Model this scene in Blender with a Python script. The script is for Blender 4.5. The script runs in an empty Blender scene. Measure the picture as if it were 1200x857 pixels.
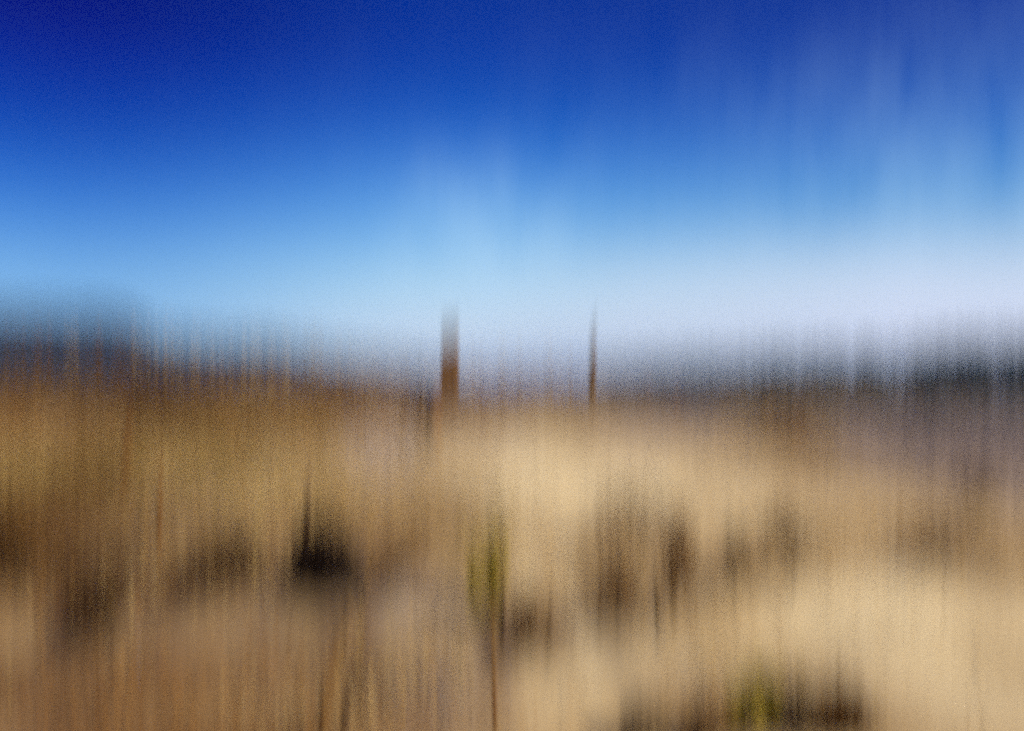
import bpy, math, random
import numpy as np
from mathutils import Vector, Matrix

random.seed(11)
rng = np.random.default_rng(11)
scene = bpy.context.scene
col = scene.collection
R = math.radians

# ------------------------------------------------------------------ helpers
def lin(r, g, b):
    f = lambda c: (c / 255 / 12.92) if c / 255 <= 0.04045 else ((c / 255 + 0.055) / 1.055) ** 2.4
    return (f(r), f(g), f(b), 1.0)

def tag(o, label=None, cat=None, group=None, kind=None):
    if label: o['label'] = label
    if cat: o['category'] = cat
    if group: o['group'] = group
    if kind: o['kind'] = kind
    return o

def empty(name, loc, rz=0):
    o = bpy.data.objects.new(name, None)
    o.empty_display_size = 0.2
    o.location = loc
    o.rotation_euler = (0, 0, rz)
    col.objects.link(o)
    return o

def mesh_obj(name, verts, faces, mat, parent=None, smooth=False, attr=None):
    me = bpy.data.meshes.new(name)
    me.from_pydata([tuple(v) for v in verts], [], faces)
    if attr is not None:
        a = me.attributes.new('tone', 'FLOAT', 'POINT')
        a.data.foreach_set('value', np.asarray(attr, dtype=np.float32))
    if smooth:
        me.polygons.foreach_set('use_smooth', [True] * len(me.polygons))
    me.materials.append(mat)
    me.update()
    o = bpy.data.objects.new(name, me)
    col.objects.link(o)
    if parent: o.parent = parent
    return o

class MB:
    """collects vertices and faces of one mesh"""
    def __init__(self): self.v, self.f, self.t = [], [], []
    def tube(self, pts, rads, n=8, tone=0.5, cap=True):
        pts = [Vector(p) for p in pts]
        base = len(self.v)
        for i, (p, r) in enumerate(zip(pts, rads)):
            d = (pts[min(i + 1, len(pts) - 1)] - pts[max(i - 1, 0)]).normalized()
            a = d.cross(Vector((0, 1, 0.13))).normalized()
            b = d.cross(a)
            for k in range(n):
                th = 2 * math.pi * k / n
                self.v.append(p + (a * math.cos(th) + b * math.sin(th)) * r)
                self.t.append(tone)
        for i in range(len(pts) - 1):
            for k in range(n):
                k2 = (k + 1) % n
                self.f.append((base + i * n + k, base + i * n + k2, base + (i + 1) * n + k2, base + (i + 1) * n + k))
        if cap:
            self.f.append(tuple(base + k for k in range(n))[::-1])
            self.f.append(tuple(base + (len(pts) - 1) * n + k for k in range(n)))
    def leaf(self, c, d, w, l, tone):
        d = Vector(d).normalized()
        s = d.cross(Vector((random.uniform(-1, 1), random.uniform(-1, 1), random.uniform(-1, 1)))).normalized()
        c = Vector(c); b = len(self.v)
        self.v += [c, c + d * l * .5 + s * w * .5, c + d * l, c + d * l * .5 - s * w * .5]
        self.t += [tone] * 4
        self.f.append((b, b + 1, b + 2, b + 3))
    def blade(self, p, lean, h, w, tone, segs=3, yaw=None):
        """a grass blade: a strip that bends over along lean"""
        yaw = random.uniform(0, math.pi) if yaw is None else yaw
        sx, sy = math.cos(yaw) * w / 2, math.sin(yaw) * w / 2
        b = len(self.v)
        for i in range(segs + 1):
            t = i / segs
            x, y = p[0] + lean[0] * h * t * t, p[1] + lean[1] * h * t * t
            z = p[2] + h * (t - .25 * (lean[0] ** 2 + lean[1] ** 2) * t * t)
            k = (1 - t ** 1.5) if i < segs else 0.06
            self.v += [(x - sx * k, y - sy * k, z), (x + sx * k, y + sy * k, z)]
            self.t += [tone, tone]
        for i in range(segs):
            q = b + 2 * i
            self.f.append((q, q + 1, q + 3, q + 2))
    def build(self, name, mat, parent=None, smooth=False):
        return mesh_obj(name, self.v, self.f, mat, parent, smooth, self.t)

# ------------------------------------------------------------------ materials
def new_mat(name, rough=0.9):
    m = bpy.data.materials.new(name); m.use_nodes = True
    nt = m.node_tree; b = nt.nodes['Principled BSDF']
    b.inputs['Roughness'].default_value = rough
    b.inputs['Specular IOR Level'].default_value = 0.25
    return m, nt, b

def ramp_node(nt, stops, interp='LINEAR'):
    n = nt.nodes.new('ShaderNodeValToRGB')
    n.color_ramp.interpolation = interp
    while len(n.color_ramp.elements) < len(stops): n.color_ramp.elements.new(1.0)
    for e, (p, c) in zip(n.color_ramp.elements, stops): e.position = p; e.color = c
    return n

def noise_node(nt, scale, detail=5, rough=.55, vec=None):
    n = nt.nodes.new('ShaderNodeTexNoise')
    n.inputs['Scale'].default_value = scale
    n.inputs['Detail'].default_value = detail
    n.inputs['Roughness'].default_value = rough
    if vec: nt.links.new(vec, n.inputs['Vector'])
    return n

def mix_node(nt, fac, a, b, blend='MIX'):
    n = nt.nodes.new('ShaderNodeMix'); n.data_type = 'RGBA'; n.blend_type = blend
    for s, v in ((n.inputs[0], fac), (n.inputs[6], a), (n.inputs[7], b)):
        if hasattr(v, 'is_output'): nt.links.new(v, s)
        else: s.default_value = v
    return n.outputs[2]

def math_node(nt, op, a, b=None, c=None, clamp=False):
    n = nt.nodes.new('ShaderNodeMath'); n.operation = op; n.use_clamp = clamp
    for s, v in zip(n.inputs, (a, b, c)):
        if v is None: continue
        if hasattr(v, 'is_output'): nt.links.new(v, s)
        else: s.default_value = v
    return n.outputs[0]

def foliage_mat(name, stops, rough=.8, transl=.25):
    """leaf and blade colour: the tone of each leaf picks from a ramp, broken up by noise"""
    m, nt, b = new_mat(name, rough)
    at = nt.nodes.new('ShaderNodeAttribute'); at.attribute_name = 'tone'
    rp = ramp_node(nt, stops)
    geo = nt.nodes.new('ShaderNodeNewGeometry')
    no = noise_node(nt, 9, 3, .6, geo.outputs['Position'])
    v = math_node(nt, 'ADD', at.outputs['Fac'], math_node(nt, 'MULTIPLY_ADD', no.outputs['Fac'], .3, -.15), clamp=True)
    nt.links.new(v, rp.inputs['Fac'])
    nt.links.new(rp.outputs['Color'], b.inputs['Base Color'])
    tr = nt.nodes.new('ShaderNodeBsdfTranslucent'); nt.links.new(rp.outputs['Color'], tr.inputs['Color'])
    mx = nt.nodes.new('ShaderNodeMixShader'); mx.inputs[0].default_value = transl
    nt.links.new(b.outputs[0], mx.inputs[1]); nt.links.new(tr.outputs[0], mx.inputs[2])
    nt.links.new(mx.outputs[0], nt.nodes['Material Output'].inputs['Surface'])
    return m

c4 = lambda r, g, b: (r, g, b, 1)
M = {}
M['straw'] = foliage_mat('dry_straw', [(0, c4(.19, .105, .03)), (.35, c4(.36, .225, .075)), (.7, c4(.50, .35, .14)), (1, c4(.62, .48, .24))])
M['umber'] = foliage_mat('umber_grass', [(0, c4(.07, .026, .006)), (.45, c4(.17, .072, .016)), (.8, c4(.28, .14, .037)), (1, c4(.40, .245, .08))])
M['olive'] = foliage_mat('olive_grass', [(0, c4(.11, .065, .014)), (.5, c4(.28, .19, .045)), (1, c4(.44, .33, .11))])
M['heath'] = foliage_mat('heather', [(0, c4(.09, .065, .065)), (.5, c4(.19, .15, .15)), (1, c4(.30, .25, .245))])
M['dark'] = foliage_mat('dark_twigs', [(0, c4(.014, .005, .001)), (.6, c4(.050, .020, .005)), (1, c4(.10, .047, .013))], transl=.05)
M['brown'] = foliage_mat('brown_leaf', [(0, c4(.06, .024, .006)), (.6, c4(.17, .08, .019)), (1, c4(.30, .165, .043))], transl=.15)
M['tan'] = foliage_mat('tan_leaf', [(0, c4(.13, .08, .035)), (.6, c4(.24, .16, .075)), (1, c4(.36, .26, .13))])
M['green'] = foliage_mat('yellow_green_leaf', [(0, c4(.16, .13, .012)), (.5, c4(.40, .31, .035)), (1, c4(.60, .46, .11))], transl=.3)
M['black'] = foliage_mat('blackened_twigs', [(0, c4(.005, .0015, .0006)), (1, c4(.022, .008, .002))], transl=.02)
M['slate'] = foliage_mat('slate_heather', [(0, c4(.04, .04, .048)), (1, c4(.16, .15, .17))], transl=.1)
M['burnt'] = foliage_mat('burnt_umber_grass', [(0, c4(.012, .004, .001)), (.6, c4(.038, .014, .003)), (1, c4(.11, .052, .013))], transl=.1)
M['russet'] = foliage_mat('russet_stalk', [(0, c4(.12, .05, .012)), (.6, c4(.27, .14, .04)), (1, c4(.42, .26, .10))])
M['plume'] = foliage_mat('pale_plume', [(0, c4(.30, .25, .20)), (1, c4(.52, .47, .42))], transl=.4)
M['wood_far'] = foliage_mat('far_wood_hazed_leaf', [(0, c4(.022, .036, .044)), (1, c4(.060, .084, .095))], transl=.05)  # leaf colour raised and blued to carry the haze in front of the wood

def wood_mat(name, dark, light, scale):
    m, nt, b = new_mat(name, .85)
    tc = nt.nodes.new('ShaderNodeTexCoord')
    mp = nt.nodes.new('ShaderNodeMapping'); mp.inputs['Scale'].default_value = (scale, scale, scale * .08)
    nt.links.new(tc.outputs['Object'], mp.inputs['Vector'])
    n1 = noise_node(nt, 4, 8, .65, mp.outputs[0])
    rp = ramp_node(nt, [(.3, dark), (.62, light)])
    nt.links.new(n1.outputs['Fac'], rp.inputs['Fac'])
    nt.links.new(rp.outputs['Color'], b.inputs['Base Color'])
    bp = nt.nodes.new('ShaderNodeBump'); bp.inputs['Strength'].default_value = .6; bp.inputs['Distance'].default_value = .01
    nt.links.new(n1.outputs['Fac'], bp.inputs['Height']); nt.links.new(bp.outputs[0], b.inputs['Normal'])
    return m
M['post'] = wood_mat('rusty_brown_wood', c4(.045, .020, .008), c4(.165, .082, .029), 6)
M['pole'] = wood_mat('dark_brown_wood', c4(.035, .02, .012), c4(.13, .075, .035), 12)
M['bark'] = wood_mat('twig_bark', c4(.03, .017, .01), c4(.10, .06, .035), 20)

# ------------------------------------------------------------------ terrain
CAM_Z, FPX, HORZ = 1.60, 1166.7, 440.0        # eye height, focal length in 1200 px, horizon row

_tab = rng.random((64, 64))
def vnoise(x, y):
    xi, yi = np.floor(x).astype(int), np.floor(y).astype(int)
    u, v = x - xi, y - yi
    u, v = u * u * (3 - 2 * u), v * v * (3 - 2 * v)
    g = lambda i, j: _tab[i % 64, j % 64]
    return (g(xi, yi) * (1 - u) + g(xi + 1, yi) * u) * (1 - v) + (g(xi, yi + 1) * (1 - u) + g(xi + 1, yi + 1) * u) * v - .5
def fbm(x, y, o=4):
    return sum(vnoise(x * 2 ** k + 7.3 * k, y * 2 ** k - 3.1 * k) / 2 ** k for k in range(o))
def sstep(t):
    t = np.clip(t, 0, 1); return t * t * (3 - 2 * t)

CX = np.array([-60, -20, -11.3, -8.5, -6, -3.5, -1.5, 0, 2, 4, 7, 11.3, 20, 60])
CZ = np.array([1.0, 1.5, 1.64, 1.55, 1.37, 1.36, 1.33, 1.31, 1.28, 1.08, .88, .78, .6, .1])
def height(x, y):
    x = np.asarray(x, float); y = np.asarray(y, float)
    yc = 22 + .05 * x
    zc = np.interp(x, CX, CZ) + .05 * fbm(x * .8, y * 0 + 3.0, 3)
    t = np.clip((y - 2.5) / (yc - 2.5), 0, 1)
    up = zc * (t - .06 * np.sin(2 * math.pi * t))
    dn = -3 - (zc - 0) * 0
    d = sstep((y - yc) / 45)
    h = up * (1 - d) + dn * d
    near = 1 - sstep((y - 16) / 6)
    h = h + near * (.16 * fbm(x * .55 + 4, y * .55, 3) + .05 * fbm(x * 2.3, y * 2.3 + 9, 3))
    far = sstep((y - 40) / 60)
    return h + far * (.5 * fbm(x * .01, y * .01, 3))

_pix = {}
def pix(px, py):
    if (px, py) not in _pix: _pix[(px, py)] = _trace(px, py)
    p, k = _pix[(px, py)]
    return p.copy(), k

def _trace(px, py):
    """the spot on the terrain seen in column px, row py of the photograph"""
    dx, dz = (px - 600) / FPX, (HORZ - py) / FPX
    ys = np.concatenate([np.linspace(1.5, 24, 1200), np.linspace(24.1, 900, 2500)])
    below = CAM_Z + dz * ys < height(dx * ys, ys)
    i = int(np.argmax(below)) if below.any() else 1199
    y = float(ys[i]); x = dx * y
    return Vector((x, y, float(height(x, y)))), y / FPX

def axis(n_near, lo, hi, far):
    core = np.linspace(lo, hi, n_near); step = core[1] - core[0]
    out = []; p, s = hi, step
    while p < far: s *= 1.13; p += s; out.append(p)
    neg = []; p, s = lo, step
    while p > -far: s *= 1.13; p -= s; neg.append(p)
    return np.concatenate([np.array(neg[::-1]), core, np.array(out)])
gx, gy = axis(190, -15, 15, 9000), axis(190, 1.5, 27, 9000)
GX, GY = np.meshgrid(gx, gy)
GZ = height(GX, GY)
nx, ny = len(gx), len(gy)
verts = np.stack([GX.ravel(), GY.ravel(), GZ.ravel()], 1)
idx = np.arange(nx * ny).reshape(ny, nx)
faces = np.stack([idx[:-1, :-1], idx[:-1, 1:], idx[1:, 1:], idx[1:, :-1]], -1).reshape(-1, 4).tolist()

# soil zones: where sand lies bare, where litter and heath cover it (metres on the ground)
def patches(X, Y, spec):
    m = np.zeros_like(X, float)
    for (px, py, rx, ry, s) in spec:
        p, _k = pix(px, py); q, _k2 = pix(px, py + ry)
        sx = max(rx * _k, .05); sy = max(abs(p.y - q.y), .3)
        m = np.maximum(m, s * np.exp(-((X - p.x) / sx) ** 2 - ((Y - p.y) / sy) ** 2))
    return m
HEATH = [(1150, 525, 210, 50, 1), (980, 505, 150, 32, 1), (800, 490, 120, 20, .8), (560, 490, 60, 16, .5), (330, 700, 40, 30, .1), (1180, 590, 60, 20, .6), (830, 480, 120, 14, .8),
         (480, 690, 75, 45, .15), (520, 790, 60, 50, .45), (200, 600, 90, 30, .3)]
LITTER = [(60, 530, 210, 40, 1), (260, 500, 150, 36, .9), (150, 620, 200, 30, .6), (40, 660, 140, 100, 1), (220, 680, 170, 70, 1), (150, 790, 280, 70, 1), (180, 870, 330, 60, 1), (480, 850, 120, 60, .7), (440, 640, 90, 50, .6), (400, 600, 120, 60, .6), (420, 800, 120, 70, .6),
          (740, 690, 80, 60, .45), (900, 830, 130, 34, .9), (1100, 640, 60, 30, .6), (920, 510, 40, 25, .7), (640, 720, 60, 50, .5), (930, 640, 60, 30, .3),
          (400, 760, 34, 90, .9), (580, 760, 24, 90, .8), (110, 690, 40, 90, .8), (330, 600, 26, 60, .7), (745, 610, 40, 26, .5), (860, 650, 16, 50, .5), (505, 590, 60, 30, .5)]
PALE = [(700, 565, 150, 50, 1), (610, 540, 90, 40, .8), (860, 590, 120, 30, .7), (1000, 720, 220, 80, .75), (680, 800, 70, 30, .7), (800, 760, 120, 40, .5), (310, 545, 30, 40, .5), (215, 560, 24, 40, .4), (660, 650, 26, 70, .7), (755, 700, 12, 60, .7), (905, 700, 60, 40, .6), (615, 700, 8, 90, .8), (675, 730, 11, 90, .9), (830, 740, 13, 90, .9), (545, 790, 12, 60, .6), (1130, 800, 90, 60, .6)]
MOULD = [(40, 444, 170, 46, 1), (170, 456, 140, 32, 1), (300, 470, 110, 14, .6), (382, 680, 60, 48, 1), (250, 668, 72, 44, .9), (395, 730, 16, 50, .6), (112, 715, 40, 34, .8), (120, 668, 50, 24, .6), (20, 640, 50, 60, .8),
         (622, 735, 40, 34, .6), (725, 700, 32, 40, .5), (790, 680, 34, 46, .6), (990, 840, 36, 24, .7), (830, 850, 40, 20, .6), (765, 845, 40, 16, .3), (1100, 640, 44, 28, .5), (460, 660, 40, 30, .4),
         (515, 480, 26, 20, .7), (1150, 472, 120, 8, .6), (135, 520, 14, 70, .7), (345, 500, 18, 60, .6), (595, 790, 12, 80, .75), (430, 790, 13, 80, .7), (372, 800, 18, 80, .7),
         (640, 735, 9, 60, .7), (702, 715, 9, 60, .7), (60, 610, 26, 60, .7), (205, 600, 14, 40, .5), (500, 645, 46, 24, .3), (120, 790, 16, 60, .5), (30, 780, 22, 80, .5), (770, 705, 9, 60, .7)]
GREY = [(452, 508, 56, 36, 1), (440, 565, 50, 24, .5), (500, 700, 60, 40, .25), (740, 515, 60, 14, .35), (560, 505, 70, 14, .5)]
SLATE = [(1000, 472, 330, 22, 1), (790, 470, 110, 14, .8), (1180, 490, 130, 26, .8)]
grey_v = patches(GX, GY, GREY); slate_v = patches(GX, GY, SLATE)
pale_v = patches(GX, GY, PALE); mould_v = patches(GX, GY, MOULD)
heath_v = patches(GX, GY, HEATH); litter_v = patches(GX, GY, LITTER)
far_v = sstep((GY - 26) / 20)

gm, nt, b = new_mat('dune_sand', .95)
geo = nt.nodes.new('ShaderNodeNewGeometry')
n1 = noise_node(nt, 1.1, 8, .6, geo.outputs['Position'])
n2 = noise_node(nt, 14, 8, .7, geo.outputs['Position'])
def attr_of(name):
    a = nt.nodes.new('ShaderNodeAttribute'); a.attribute_name = name; return a.outputs['Fac']
sand = ramp_node(nt, [(.34, c4(.31, .195, .075)), (.52, c4(.53, .375, .175)), (.68, c4(.66, .50, .26))])
nt.links.new(n1.outputs['Fac'], sand.inputs['Fac'])
def broken(fac):
    k = math_node(nt, 'MULTIPLY_ADD', n2.outputs['Fac'], .8, -.4)
    k = math_node(nt, 'ADD', k, math_node(nt, 'MULTIPLY_ADD', n1.outputs['Fac'], 2.0, -1.0))
    k = math_node(nt, 'MULTIPLY', k, math_node(nt, 'MINIMUM', math_node(nt, 'MULTIPLY', fac, 3), 1))
    return math_node(nt, 'ADD', fac, k, clamp=True)
c = mix_node(nt, broken(attr_of('pale')), sand.outputs['Color'], c4(.83, .685, .40))
c = mix_node(nt, broken(attr_of('litter')), c, c4(.160, .068, .018))
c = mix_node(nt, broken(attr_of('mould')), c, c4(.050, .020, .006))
c = mix_node(nt, broken(attr_of('heath')), c, c4(.20, .155, .16))
c = mix_node(nt, broken(attr_of('grey')), c, c4(.44, .36, .30))
c = mix_node(nt, broken(attr_of('slate')), c, c4(.125, .118, .135))
c = mix_node(nt, attr_of('far'), c, c4(.075, .065, .06))
grain = ramp_node(nt, [(.3, c4(.72, .70, .68)), (.65, c4(1, 1, 1))]); nt.links.new(n2.outputs['Fac'], grain.inputs['Fac'])
c = mix_node(nt, .8, c, grain.outputs['Color'], 'MULTIPLY')
nt.links.new(c, b.inputs['Base Color'])
bp = nt.nodes.new('ShaderNodeBump'); bp.inputs['Strength'].default_value = .35; bp.inputs['Distance'].default_value = .03
nt.links.new(n2.outputs['Fac'], bp.inputs['Height']); nt.links.new(bp.outputs[0], b.inputs['Normal'])
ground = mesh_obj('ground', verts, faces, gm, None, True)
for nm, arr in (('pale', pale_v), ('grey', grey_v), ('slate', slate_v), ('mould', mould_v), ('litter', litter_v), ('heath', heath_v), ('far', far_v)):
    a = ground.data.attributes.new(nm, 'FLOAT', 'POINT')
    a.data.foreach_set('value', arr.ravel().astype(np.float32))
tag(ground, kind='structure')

# ------------------------------------------------------------------ grass cover (nobody could count it)
def scatter(n, spec, ymax=23.0, base=0.0, clear=0.0):
    """points on the near slope, denser where the patches of spec are strong"""
    out = []
    while len(out) < n:
        m = 20000
        y = rng.uniform(2.4, ymax, m); x = rng.uniform(-.62, .62, m) * y
        keep = rng.random(m) < y / ymax
        w = np.maximum(patches(x, y, spec), base) * np.clip(1 + 1.6 * fbm(x * 1.7, y * 1.7, 3), .1, 2)
        if clear: w = w * (1 - clear * np.clip(patches(x, y, MOULD + GREY + SLATE) * 1.3, 0, 1))
        keep &= rng.random(m) < w
        out += list(zip(x[keep], y[keep]))
    return out[:n]

def grass(name, n, spec, mat, hh, ww, label, tone=(0, 1), base=0.0, lean=.6, clear=0.0):
    mb = MB()
    pts = scatter(n, spec, base=base, clear=clear); zs = height(np.array([p[0] for p in pts]), np.array([p[1] for p in pts]))
    xs, ys = np.array([p[0] for p in pts]), np.array([p[1] for p in pts])
    clump = np.clip(.5 + 1.1 * fbm(xs * .9 + 20, ys * .9, 3), 0, 1)      # tussocks share a tone
    for (x, y), z, cl in zip(pts, zs, clump):
        a = random.gauss(0, lean); k = min(1, .3 + y / 15)
        tn = tone[0] + (tone[1] - tone[0]) * min(1, max(0, cl + random.gauss(0, .09)))
        mb.blade((x, y, float(z) - .01), (a + .08, random.gauss(0, lean)), random.uniform(*hh) * k, random.uniform(*ww), tn, segs=2)
    o = mb.build(name, mat)
    tag(o, label, 'grass', kind='stuff')
    return o
STRAW = [(60, 548, 210, 38, 1), (260, 510, 150, 44, .9), (150, 620, 200, 34, .7), (40, 660, 120, 50, .6), (220, 680, 150, 60, .5), (400, 600, 120, 60, .6),
         (420, 800, 120, 70, .4), (740, 690, 80, 60, .5), (900, 835, 120, 28, .4), (1100, 640, 60, 30, .6), (920, 510, 40, 25, .7), (930, 640, 60, 30, .4)]
grass('dry_grass', 24000, STRAW, M['straw'], (.10, .34), (.004, .011), 'straw coloured dry grass covering the left slope and the patches of litter', tone=(0, .85), clear=.95)
grass('umber_grass', 24000, [(60, 505, 250, 30, .7), (300, 480, 160, 30, .9), (30, 640, 90, 90, .8), (180, 680, 120, 50, .6), (160, 800, 260, 60, .9), (200, 870, 330, 50, 1), (600, 480, 120, 12, .6)],
      M['umber'], (.10, .36), (.005, .012), 'dark umber grass along the left crest and the lower left of the slope')
grass('crest_grass', 18000, [(20, 440, 160, 40, 1), (150, 452, 120, 30, 1), (290, 462, 130, 10, .7), (515, 480, 20, 22, .6), (135, 520, 12, 70, .5), (345, 500, 14, 60, .5)],
      M['burnt'], (.10, .26), (.007, .016), 'burnt umber grass in a dark fringe along the left crest')
grass('olive_grass', 6000, [(40, 560, 110, 50, 1), (160, 550, 120, 40, .8), (300, 560, 120, 40, .5), (570, 640, 40, 60, .5), (900, 800, 90, 40, .5)],
      M['olive'], (.10, .3), (.005, .012), 'olive tinged grass on the left half of the slope', clear=.9)
grass('dark_heather', 7000, SLATE, M['slate'], (.05, .16), (.008, .016), 'dark slate coloured heather along the right end of the crest', lean=.6)
grass('heather_cover', 16000, HEATH, M['heath'], (.05, .16), (.006, .014), 'low mauve brown heather cover on the right shoulder and hollows', lean=.6, clear=.9)
grass('sparse_grass', 2600, [(780, 640, 420, 150, 1)], M['straw'], (.05, .16), (.004, .009), 'thin pale grass scattered over the bare sand', tone=(.4, .9))

# ------------------------------------------------------------------ posts
def broad_post():
    p, k = pix(526, 474)
    root = empty('wooden_post', p)
    w, h = 21 * k, 80 * k
    v, f = [], []
    nlev, nside = 14, 20
    for i in range(nlev + 1):
        t = i / nlev
        z = -.25 + (h + .25) * t
        for j in range(nside):
            th = 2 * math.pi * j / nside
            e = 2 / 5.0                                          # rounded square section
            cx, cy = math.cos(th), math.sin(th)
            sx = math.copysign(abs(cx) ** e, cx); sy = math.copysign(abs(cy) ** e, cy)
            r = 1 + .05 * math.sin(5 * th + 1.3 * t) + random.uniform(-.025, .025) - .05 * t
            top = .05 * math.sin(th + .6) * (t > .99) + (random.uniform(-.025, .03) if t > .99 else 0)
            v.append((sx * w / 2 * r + .02 * t, sy * w * .42 * r, z + top))
    for i in range(nlev):
        for j in range(nside):
            j2 = (j + 1) % nside
            f.append((i * nside + j, i * nside + j2, (i + 1) * nside + j2, (i + 1) * nside + j))
    v.append((.03, 0, h - .02)); cidx = len(v) - 1
    for j in range(nside): f.append((nlev * nside + j, nlev * nside + (j + 1) % nside, cidx))
    mesh_obj('shaft', v, f, M['post'], root)
    tag(root, 'broad rust brown wooden post standing upright on the dune crest', 'post')
broad_post()

def leaning_stake():
    p, k = pix(509, 508)
    root = empty('wooden_stump', p)
    mb = MB()
    h = 46 * k; r = 10 * k
    mb.tube([(.0, 0, -.2), (-.01, 0, h * .3), (.0, .01, h * .7), (.015, .02, h)], [r * 1.15, r, r * .95, r * .8], 12)
    mb.build('shaft', M['post'], root)
    tag(root, 'short dark brown stump at the left foot of the broad post', 'stump')
leaning_stake()

def slim_pole():
    p, k = pix(695, 462)
    root = empty('wooden_pole', p)
    mb = MB()
    L = [(1.0, -16, 5.2), (.6, 8, 4.8), (-1.2, 28, 4.4), (-1.0, 44, 3.8), (.6, 56, 2.9), (2.6, 66, 1.8), (4.6, 75, .6)]
    mb.tube([(a * k, 0, z * k) for a, z, r in L], [r * k for a, z, r in L], 10)
    mb.build('shaft', M['pole'], root, True)
    tag(root, 'slim dark pole with a tapering bent tip on the dune crest', 'pole')
slim_pole()

# ------------------------------------------------------------------ shrubs
def shrub(px, py, wpx, hpx, mat, label, n=1500, leaf=(.012, .035), name='shrub', cat='shrub', lop=0.0, group='low shrubs on the dune slope'):
    p, k = pix(px, py)
    root = empty(name, p, random.uniform(0, 6.28) * 0)
    w, h = wpx * k * 1.3, hpx * k * 1.3
    n = int(n * 1.5)
    for s in range(4):
        a = random.uniform(0, 6.28); q = random.uniform(.2, .45)
        mb = MB(); pts = [(0, 0, -.05)]; rad = [.006 * (h + .3)]
        for i in range(1, 5):
            t = i / 4
            pts.append((math.cos(a) * w * q * t + random.uniform(-.02, .02) * h + lop * w * t, math.sin(a) * w * q * t, h * .85 * t)); rad.append(.006 * (h + .3) * (1 - .75 * t))
        mb.tube(pts, rad, 6); mb.build('branch', M['bark'], root, True)
    mb = MB()
    lobes = [(random.uniform(-.32, .32) * w, random.uniform(-.3, .3) * w, random.uniform(.25, .72) * h, random.uniform(.22, .36)) for _ in range(9)]
    for i in range(n):
        cx, cy, cz, s = random.choice(lobes)
        d = Vector((random.gauss(0, 1), random.gauss(0, 1), random.gauss(0, 1))).normalized() * random.random() ** .5
        c = (cx + d.x * w * s + lop * w * cz / h, cy + d.y * w * s, max(.02, cz + d.z * h * s))
        dr = (d.x + random.uniform(-.5, .5), d.y + random.uniform(-.5, .5), abs(d.z) + random.uniform(0, 1.2))
        l = random.uniform(*leaf) * 1.3
        mb.leaf(c, dr, l * .45, l, random.random())
    mb.build('foliage', mat, root)
    tag(root, label, cat, group)
    return root

S = [
 (382, 700, 64, 70, 'black', 'darkest near black shrub, squat and dense, left of the centre of the slope', 4500),
 (252, 694, 96, 66, 'dark', 'wide dark brown shrub with ragged top between the black shrub and the left edge', 1700),
 (122, 686, 76, 40, 'dark', 'low flat dark shrub above the small round one near the left edge', 900),
 (112, 756, 54, 48, 'dark', 'small round dark shrub, lowest of the dark ones on the left', 1300),
 (24, 690, 78, 92, 'brown', 'tall brown shrub cut by the left picture edge', 2200),
 (462, 690, 66, 52, 'brown', 'loose brown shrub just right of the near black shrub', 700),
 (622, 764, 44, 62, 'brown', 'dark brown shrub on bare sand right of the yellow green one', 600),
 (724, 735, 42, 80, 'brown', 'upright brown shrub left of its taller twin on the pale sand', 420),
 (788, 722, 40, 98, 'brown', 'tallest brown shrub, narrow and upright on the pale sand', 600),
 (748, 650, 76, 72, 'tan', 'large pale tan bush behind the two upright brown shrubs', 700),
 (861, 700, 24, 66, 'tan', 'thin tan bush standing alone right of the upright brown shrubs', 350),
 (926, 685, 54, 78, 'tan', 'broad tan bush in the middle of the right hand sand', 600),
 (1102, 664, 76, 56, 'brown', 'wide brown shrub far out on the right hand sand', 450),
 (922, 535, 44, 46, 'russet', 'rust coloured bush high on the slope right of the slim pole', 900),
 (1140, 600, 50, 40, 'tan', 'faint tan bush at the edge of the mauve heather on the right', 500),
 (985, 876, 56, 56, 'brown', 'dark brown shrub at the lower edge right of the green bush', 1200),
 (930, 868, 50, 56, 'tan', 'loose tan shrub between the green bush and the dark one at the lower edge', 1000),
 (832, 892, 50, 40, 'brown', 'low dark brown shrub at the lower edge left of the green bush', 1500),
 (760, 884, 56, 46, 'tan', 'tan shrub at the lower edge furthest left of the green bush', 1000),
]
for (px, py, w, h, m, lab, n) in S:
    shrub(px, py, w, h, M[m], lab, n)

def leafy_stem_bush(px, py, wpx, hpx, label, nst, leaves):
    """narrow upright bush: several tall stems clothed in yellow green leaves"""
    p, k = pix(px, py)
    root = empty('green_bush', p)
    fol = MB()
    for s in range(nst):
        x0, y0 = random.uniform(-.3, .3) * wpx * k, random.uniform(-.25, .25) * wpx * k
        h = hpx * k * random.uniform(.55, 1.0); lx, ly = random.gauss(0, .08), random.gauss(0, .08)
        mb = MB()
        mb.tube([(x0, y0, -.04), (x0 + lx * h * .4, y0 + ly * h * .4, h * .5), (x0 + lx * h, y0 + ly * h, h)], [.006, .004, .002], 6)
        mb.build('stem', M['olive'], root, True)
        for i in range(leaves):
            t = random.uniform(.08, 1); a = random.uniform(0, 6.28)
            l = random.uniform(.03, .075)
            fol.leaf((x0 + lx * h * t, y0 + ly * h * t, h * t), (math.cos(a), math.sin(a), random.uniform(.3, 1.4)), l * .35, l, random.random())
    fol.build('foliage', M['green'], root)
    tag(root, label, 'bush', 'green bushes on the slope')
leafy_stem_bush(569, 725, 72, 120, 'narrow upright yellow green bush in the middle of the slope', 6, 100)
leafy_stem_bush(882, 874, 84, 100, 'green bush with yellow tips standing at the lower edge', 7, 90)

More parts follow.
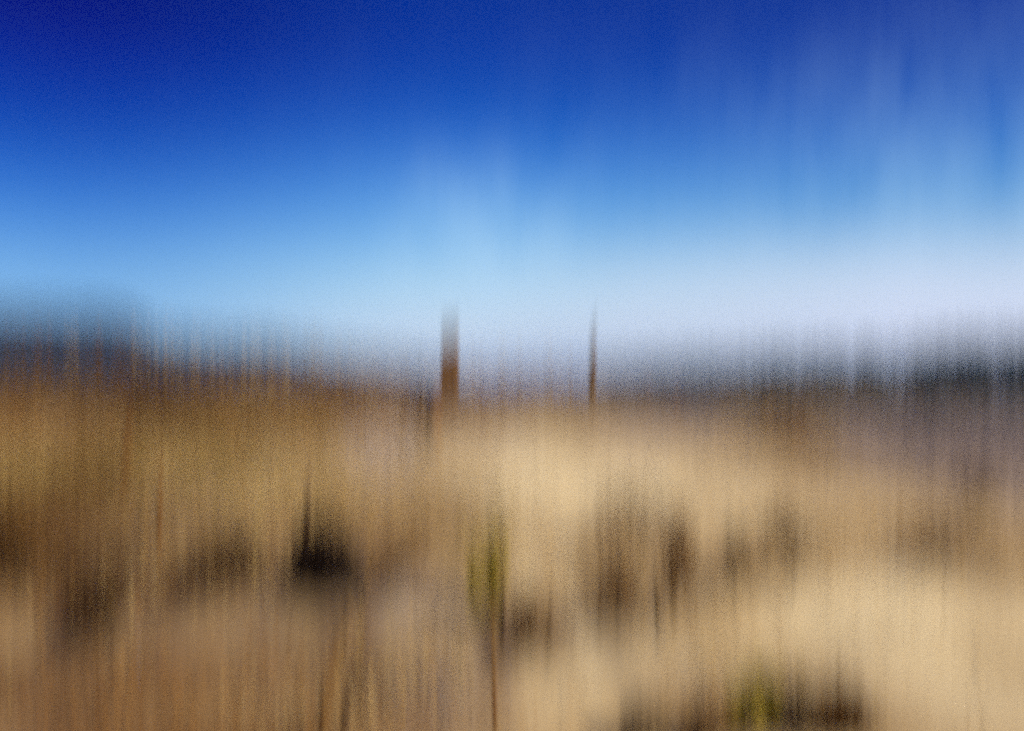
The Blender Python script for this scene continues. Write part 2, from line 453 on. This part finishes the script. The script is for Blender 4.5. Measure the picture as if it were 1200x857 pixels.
# ------------------------------------------------------------------ bent stalks
def stalk(px, py, hpx, dxpx, rpx, mat, label):
    p, k = pix(px, py)
    root = empty('dry_stalk', p)
    h = hpx * k; d = dxpx * k; r = rpx * k
    mb = MB()
    mb.tube([(0, 0, -.05), (d * .25, 0, h * .3), (d * .6, .01, h * .65), (d, .03, h)], [r, r * .9, r * .7, r * .25], 7)
    mb.build('stem', M[mat], root, True)
    for i in range(5):
        lf = MB()
        t = random.uniform(.15, .9); a = random.choice((-1, 1))
        lf.blade((d * t, 0, h * t), (a * random.uniform(.2, .5), random.uniform(-.3, .3)), h * random.uniform(.15, .3), r * 1.6, random.random(), segs=5)
        lf.build('leaf', M['straw'], root)
    tag(root, label, 'stalk', 'bent dry stalks')
for a in [
 (374, 872, 150, 34, 6, 'russet', 'thick russet stalk leaning right below the near black shrub'),
 (398, 880, 190, 36, 3, 'dark', 'long thin dark stalk leaning beside the thick russet one'),
 (419, 815, 85, 16, 1.8, 'dark', 'short thin dark stalk right of the long leaning one'),
 (581, 878, 170, -5, 2.6, 'umber', 'upright umber stalk below the yellow green bush'),
 (588, 745, 80, 4, 3, 'dark', 'dark upright stalk against the right side of the yellow green bush'),
 (641, 765, 75, 6, 2.4, 'dark', 'slim dark stalk right of the dark brown shrub'),
 (702, 740, 80, 3, 2.2, 'dark', 'slim dark stalk left of the upright brown shrubs'),
 (771, 745, 85, -4, 3.0, 'dark', 'dark stalk standing between the two upright brown shrubs'),
 (355, 650, 90, 8, 4, 'dark', 'dark stalk rising from the left flank of the near black shrub'),
 (297, 690, 100, 4, 2.2, 'straw', 'pale straw stalk right of the wide dark brown shrub'),
 (142, 570, 80, 14, 4, 'umber', 'umber stalk leaning on the left slope below the crest'),
 (186, 640, 90, 3, 4, 'umber', 'umber stalk standing above the wide dark brown shrub'),
]: stalk(*a)

# ------------------------------------------------------------------ tall grass clumps on the crest
def stalk_meshes():
    out = []
    for v in range(5):
        lean = random.uniform(-.07, .07)
        mb = MB(); mb.tube([(0, 0, -.05), (lean * .4, 0, .5), (lean, 0, .86)], [.010, .008, .005], 5)
        hd = MB()
        for i in range(70):
            t = random.random(); w = .035 * math.sin(math.pi * (t * .85 + .12))
            a = random.uniform(0, 6.28)
            hd.leaf((lean * (.8 + .3 * t) + math.cos(a) * w * random.random(), math.sin(a) * w * random.random(), .74 + .3 * t),
                    (math.cos(a) * .4, math.sin(a) * .4, 1), .012, .055, random.random())
        out.append((mb, hd))
    return out
SM = stalk_meshes()
_cache = {}
def tall_clump(px, py, hpx, ns, pale, label):
    p, k = pix(px, py)
    root = empty('tall_grass_clump', p)
    bl = MB()
    h = hpx * k
    for i in range(46):
        a = random.gauss(0, .28)
        bl.blade((random.gauss(0, .09), random.gauss(0, .09), -.03), (a, random.gauss(0, .2)), h * random.uniform(.35, .75), random.uniform(.008, .016), random.random())
    bl.build('blades', M['umber'], root)
    for s in range(ns):
        v = random.randrange(5)
        key = (v, pale)
        smat, hmat = (M['straw'], M['plume']) if pale else (M['umber'], M['umber'])
        if key not in _cache:
            o = SM[v][0].build('stalk', smat, root, True); q = SM[v][1].build('seed_head', hmat, o)
            _cache[key] = (o, q)
        else:
            o0, q0 = _cache[key]
            o = o0.copy(); col.objects.link(o); o.parent = root
            q = q0.copy(); col.objects.link(q); q.parent = o
        o.location = (random.uniform(-.26, .26), random.uniform(-.1, .1), 0)
        o.rotation_euler = (0, 0, random.uniform(0, 6.28))
        sc = h * random.uniform(.75, 1.05); o.scale = (sc * 1.05, sc * 1.05, sc)
    tag(root, label, 'grass clump', 'tall grass clumps along the crest')
nth = ['first', 'second', 'third', 'fourth', 'fifth', 'sixth', 'seventh', 'eighth', 'ninth', 'tenth', 'eleventh', 'twelfth', 'thirteenth', 'fourteenth', 'fifteenth', 'sixteenth']
left = [(18, 432), (48, 434), (82, 436), (112, 440), (140, 444), (165, 450), (196, 454), (228, 458), (258, 460), (288, 462), (318, 464), (350, 466), (384, 468), (416, 470), (446, 470), (484, 470)]
for i, (px, py) in enumerate(left[::-1]):
    pale = px not in (18, 48, 112, 140, 484)
    tall_clump(px, py, random.uniform(38, 48) if px < 160 else random.uniform(50, 64) if px < 430 else random.uniform(44, 56), 5 if px < 430 else 4, pale,
               ('pale plumed' if pale else 'dark umber') + ' tall grass clump on the crest, %s to the left of the broad post' % nth[i])
mid = [566, 596, 622, 650, 674]
for i, px in enumerate(mid):
    tall_clump(px, 464, random.uniform(34, 46), 4, i in (1, 3), ('pale plumed' if i in (1, 3) else 'dark umber') + ' grass clump between post and pole, %s from the broad post' % nth[i])
for i, px in enumerate([722, 752, 790]):
    tall_clump(px, 474, 34, 3, False, 'short dark umber grass clump right of the slim pole, %s from it' % nth[i])

# ------------------------------------------------------------------ far land
hm, nt, b = new_mat('hill_cover', .95)
geo = nt.nodes.new('ShaderNodeNewGeometry')
n1 = noise_node(nt, .02, 6, .6, geo.outputs['Position'])
rp = ramp_node(nt, [(.3, c4(.008, .012, .022)), (.7, c4(.022, .028, .04))]); nt.links.new(n1.outputs['Fac'], rp.inputs['Fac'])
nt.links.new(rp.outputs['Color'], b.inputs['Base Color'])
def ridge(name, y0, depth, prof):
    """a hill: height profile along x in metres, rounded in depth"""
    xs = np.linspace(prof[0][0], prof[-1][0], 140); zs = np.interp(xs, [a for a, _ in prof], [z for _, z in prof])
    zs = zs + fbm(xs * .02, xs * 0 + y0, 4) * np.minimum(zs * .25, 5)
    v, f = [], []; nd = 16
    for j in range(nd + 1):
        t = j / nd; s = math.sin(math.pi * t) ** .8
        for x, z in zip(xs, zs): v.append((x, y0 + depth * t, -6 + (z + 6) * s))
    n = len(xs)
    for j in range(nd):
        for i in range(n - 1): f.append((j * n + i, j * n + i + 1, (j + 1) * n + i + 1, (j + 1) * n + i))
    o = mesh_obj(name, v, f, hm, None, True); tag(o, kind='structure'); return o
D = 800.0; q = D / FPX
X = lambda px: (px - 600) * q
Z = lambda py: CAM_Z + (HORZ - py) * q
ridge('hills', D - 60, 120, [(X(-500), Z(380)), (X(-150), Z(367)), (X(40), Z(364)), (X(120), Z(367)), (X(152), Z(372)), (X(185), Z(392)), (X(250), Z(398)), (X(360), Z(410)), (X(480), Z(426)), (X(560), Z(440))])

# the dark wood across the flats on the right reads as one mass
mb = MB()
def crown(cx, cy, z0, r, h):
    mb.tube([(cx, cy, z0), (cx, cy, z0 + h * .5)], [r * .09, r * .05], 6, .3)
    lob = [(random.uniform(-.45, .45) * r, random.uniform(-.45, .45) * r, random.uniform(.3, .8) * h, random.uniform(.35, .55) * r) for _ in range(7)]
    for i in range(150):
        a, b_, c_, s = random.choice(lob)
        d = Vector((random.gauss(0, 1), random.gauss(0, 1), random.gauss(0, 1))).normalized() * random.uniform(.6, 1)
        l = random.uniform(.5, 1.0)
        mb.leaf((cx + a + d.x * s, cy + b_ + d.y * s, z0 + max(.1, c_ + d.z * s)), (d.x, d.y, d.z + .3), l * .8, l, random.random())
for i in range(280):
    px = random.uniform(700, 1480); y = random.uniform(150, 200)
    x = (px - 600) / FPX * y
    topy = np.interp(px, [700, 780, 900, 1050, 1120, 1200, 1500], [438, 426, 414, 408, 392, 388, 384]) + random.uniform(-4, 8)
    z0 = float(height(x, y)); top = CAM_Z + (HORZ - topy) / FPX * y
    if top - z0 < 2: continue
    crown(x, y, z0, random.uniform(2.2, 3.6), top - z0)
wood = mb.build('distant_wood', M['wood_far']); tag(wood, 'dark haze tinted blue green wood across the flats on the right', 'wood', kind='stuff')

# ------------------------------------------------------------------ air
hz = bpy.data.materials.new('haze_air'); hz.use_nodes = True
nt = hz.node_tree; nt.nodes.remove(nt.nodes['Principled BSDF'])
pv = nt.nodes.new('ShaderNodeVolumePrincipled')
pv.inputs['Color'].default_value = (.30, .55, 1, 1); pv.inputs['Density'].default_value = .00018; pv.inputs['Anisotropy'].default_value = .1
nt.links.new(pv.outputs[0], nt.nodes['Material Output'].inputs['Volume'])
bx = [(-9600, -9600, -8), (9600, -9600, -8), (9600, 9600, -8), (-9600, 9600, -8), (-9600, -9600, 52), (9600, -9600, 52), (9600, 9600, 52), (-9600, 9600, 52)]
hazebox = mesh_obj('haze', bx, [(0, 3, 2, 1), (4, 5, 6, 7), (0, 1, 5, 4), (1, 2, 6, 5), (2, 3, 7, 6), (3, 0, 4, 7)], hz)
tag(hazebox, kind='stuff'); hazebox['label'] = 'pale blue haze over the far land'; hazebox['category'] = 'haze'

# ------------------------------------------------------------------ sky and sun
SUN_EL, SUN_AZ = 38, 128          # azimuth clockwise from +Y (ahead): behind and to the right
world = bpy.data.worlds.new('World'); scene.world = world; world.use_nodes = True
nt = world.node_tree; bg = nt.nodes['Background']
sky = nt.nodes.new('ShaderNodeTexSky'); sky.sky_type = 'NISHITA'; sky.sun_disc = False
sky.sun_elevation = R(SUN_EL); sky.sun_rotation = R(SUN_AZ); sky.air_density = 1; sky.dust_density = .6; sky.ozone_density = 2
tc = nt.nodes.new('ShaderNodeTexCoord')
sp = nt.nodes.new('ShaderNodeSeparateXYZ'); nt.links.new(tc.outputs['Generated'], sp.inputs[0])
grade_stops = grade_left = [(0.0, (1, 1, 1, 1)), (1.0, (1, 1, 1, 1))]
#GRADE
# deep polarised blue overhead, pale at the horizon; the left of the sky is the deeper one
grade_stops = [(0.0034, (1.0827, 1.1774, 1.7928, 1)), (0.0343, (0.8505, 0.8799, 1.2363, 1)), (0.0684, (0.7765, 0.8762, 1.0485, 1)), (0.1023, (0.6326, 0.8354, 0.9791, 1)), (0.1525, (0.3337, 0.6498, 0.9531, 1)), (0.2015, (0.1426, 0.4367, 0.8914, 1)), (0.2412, (0.0450, 0.2596, 0.7818, 1)), (0.2798, (0.0121, 0.1635, 0.6700, 1)), (0.3170, (0.0054, 0.1083, 0.5964, 1)), (0.3508, (0.0030, 0.0888, 0.5448, 1))]
grade_left = [(0.0032, (0.5317, 0.8209, 1.4879, 1)), (0.0315, (0.3500, 0.5701, 1.0375, 1)), (0.0629, (0.3080, 0.5012, 0.8431, 1)), (0.0941, (0.2742, 0.4757, 0.7700, 1)), (0.1404, (0.1338, 0.3472, 0.7152, 1)), (0.1858, (0.0401, 0.2044, 0.6308, 1)), (0.2227, (0.0103, 0.1145, 0.5302, 1)), (0.2587, (0.0020, 0.0640, 0.4574, 1)), (0.2937, (0.0020, 0.0262, 0.3783, 1)), (0.3255, (0.0020, 0.0109, 0.2919, 1))]
#ENDGRADE
gr = ramp_node(nt, grade_stops)
nt.links.new(sp.outputs['Z'], gr.inputs['Fac'])
gl = ramp_node(nt, grade_left)
nt.links.new(sp.outputs['Z'], gl.inputs['Fac'])
az = nt.nodes.new('ShaderNodeMapRange'); az.interpolation_type = 'SMOOTHSTEP'
az.inputs['From Min'].default_value = -.42; az.inputs['From Max'].default_value = .0
nt.links.new(sp.outputs['X'], az.inputs['Value'])
grade = mix_node(nt, az.outputs[0], gl.outputs['Color'], gr.outputs['Color'])
c = mix_node(nt, 1.0, sky.outputs[0], grade, 'MULTIPLY')
CLOUD = True
if CLOUD:
    # thin veil of cloud, thickest low on the right
    mp = nt.nodes.new('ShaderNodeMapping'); mp.inputs['Scale'].default_value = (1, 1, .55)
    nt.links.new(tc.outputs['Generated'], mp.inputs['Vector'])
    na = noise_node(nt, 3.5, 4, .55, mp.outputs[0]); nb = noise_node(nt, 17, 9, .70, mp.outputs[0])
    side = nt.nodes.new('ShaderNodeMapRange'); side.interpolation_type = 'SMOOTHSTEP'
    side.inputs['From Min'].default_value = -.30; side.inputs['From Max'].default_value = .42
    nt.links.new(sp.outputs['X'], side.inputs['Value'])
    k = math_node(nt, 'MULTIPLY_ADD', nb.outputs['Fac'], 2.6, -.9, clamp=True)
    k2 = math_node(nt, 'MULTIPLY_ADD', na.outputs['Fac'], 1.6, -.35, clamp=True)
    v = math_node(nt, 'MULTIPLY', k, k2)
    lowm = nt.nodes.new('ShaderNodeMapRange'); lowm.interpolation_type = 'SMOOTHSTEP'
    lowm.inputs['From Min'].default_value = .40; lowm.inputs['From Max'].default_value = .06
    nt.links.new(sp.outputs['Z'], lowm.inputs['Value'])
    band = math_node(nt, 'MULTIPLY_ADD', lowm.outputs[0], .66, .04)
    v = math_node(nt, 'MULTIPLY', v, math_node(nt, 'MULTIPLY', band, math_node(nt, 'MULTIPLY_ADD', side.outputs[0], 1.0, .06)), clamp=True)
    hor = nt.nodes.new('ShaderNodeMapRange'); hor.interpolation_type = 'SMOOTHSTEP'
    hor.inputs['From Min'].default_value = .165; hor.inputs['From Max'].default_value = .04
    nt.links.new(sp.outputs['Z'], hor.inputs['Value'])
    lv = math_node(nt, 'MULTIPLY', hor.outputs[0], math_node(nt, 'MULTIPLY', side.outputs[0], math_node(nt, 'MULTIPLY_ADD', na.outputs['Fac'], .9, .45)), clamp=True)
    dv = nt.nodes.new('ShaderNodeVectorMath'); dv.operation = 'DISTANCE'       # a thin bright cloud ahead
    mq = nt.nodes.new('ShaderNodeMapping'); mq.inputs['Scale'].default_value = (1, 0, 1.1)
    nt.links.new(tc.outputs['Generated'], mq.inputs['Vector']); nt.links.new(mq.outputs[0], dv.inputs[0]); dv.inputs[1].default_value = (-.03, 0, .135)
    cm = nt.nodes.new('ShaderNodeMapRange'); cm.interpolation_type = 'SMOOTHSTEP'
    cm.inputs['From Min'].default_value = .15; cm.inputs['From Max'].default_value = .0
    nt.links.new(dv.outputs['Value'], cm.inputs['Value'])
    v = math_node(nt, 'MAXIMUM', v, math_node(nt, 'MULTIPLY', math_node(nt, 'MULTIPLY', cm.outputs[0], k), .7))
    c = mix_node(nt, v, c, c4(3.2, 5.1, 6.9))
    c = mix_node(nt, lv, c, c4(5.1, 5.55, 6.8))
nt.links.new(c, bg.inputs['Color']); bg.inputs['Strength'].default_value = .10

sl = bpy.data.lights.new('sun', 'SUN'); sl.energy = 4.2; sl.angle = R(.5); sl.color = (1, .90, .70)
so = bpy.data.objects.new('sun', sl); col.objects.link(so)
sd = Vector((math.sin(R(SUN_AZ)) * math.cos(R(SUN_EL)), math.cos(R(SUN_AZ)) * math.cos(R(SUN_EL)), math.sin(R(SUN_EL))))
so.rotation_euler = sd.to_track_quat('Z', 'Y').to_euler()
so.location = (20, -20, 40)

# ------------------------------------------------------------------ camera: wide open and far out of focus through an oval aperture
cd = bpy.data.cameras.new('camera'); co = bpy.data.objects.new('camera', cd); col.objects.link(co)
cd.sensor_width = 36; cd.lens = 35; cd.clip_start = .01; cd.clip_end = 30000
co.location = (0, 0, CAM_Z); co.rotation_euler = (R(90) + math.atan((HORZ - 428.5) / FPX), 0, 0)
cd.dof.use_dof = True
cd.dof.focus_distance = .5
cd.dof.aperture_fstop = .88
cd.dof.aperture_ratio = 15
scene.camera = co

scene.view_settings.view_transform = 'Standard'; scene.view_settings.look = 'None'
scene.view_settings.exposure = .5; scene.view_settings.gamma = 1; scene.view_settings.use_curve_mapping = False
scene.cycles.use_denoising = False
scene.cycles.max_bounces = 4; scene.cycles.diffuse_bounces = 2; scene.cycles.volume_bounces = 0; scene.cycles.transparent_max_bounces = 4
scene.cycles.use_adaptive_sampling = True
scene.cycles.adaptive_threshold = .5; scene.cycles.adaptive_min_samples = 24      # keeps a fine film-like grain
scene.cycles.filter_width = 1.8
scene.render.film_transparent = False
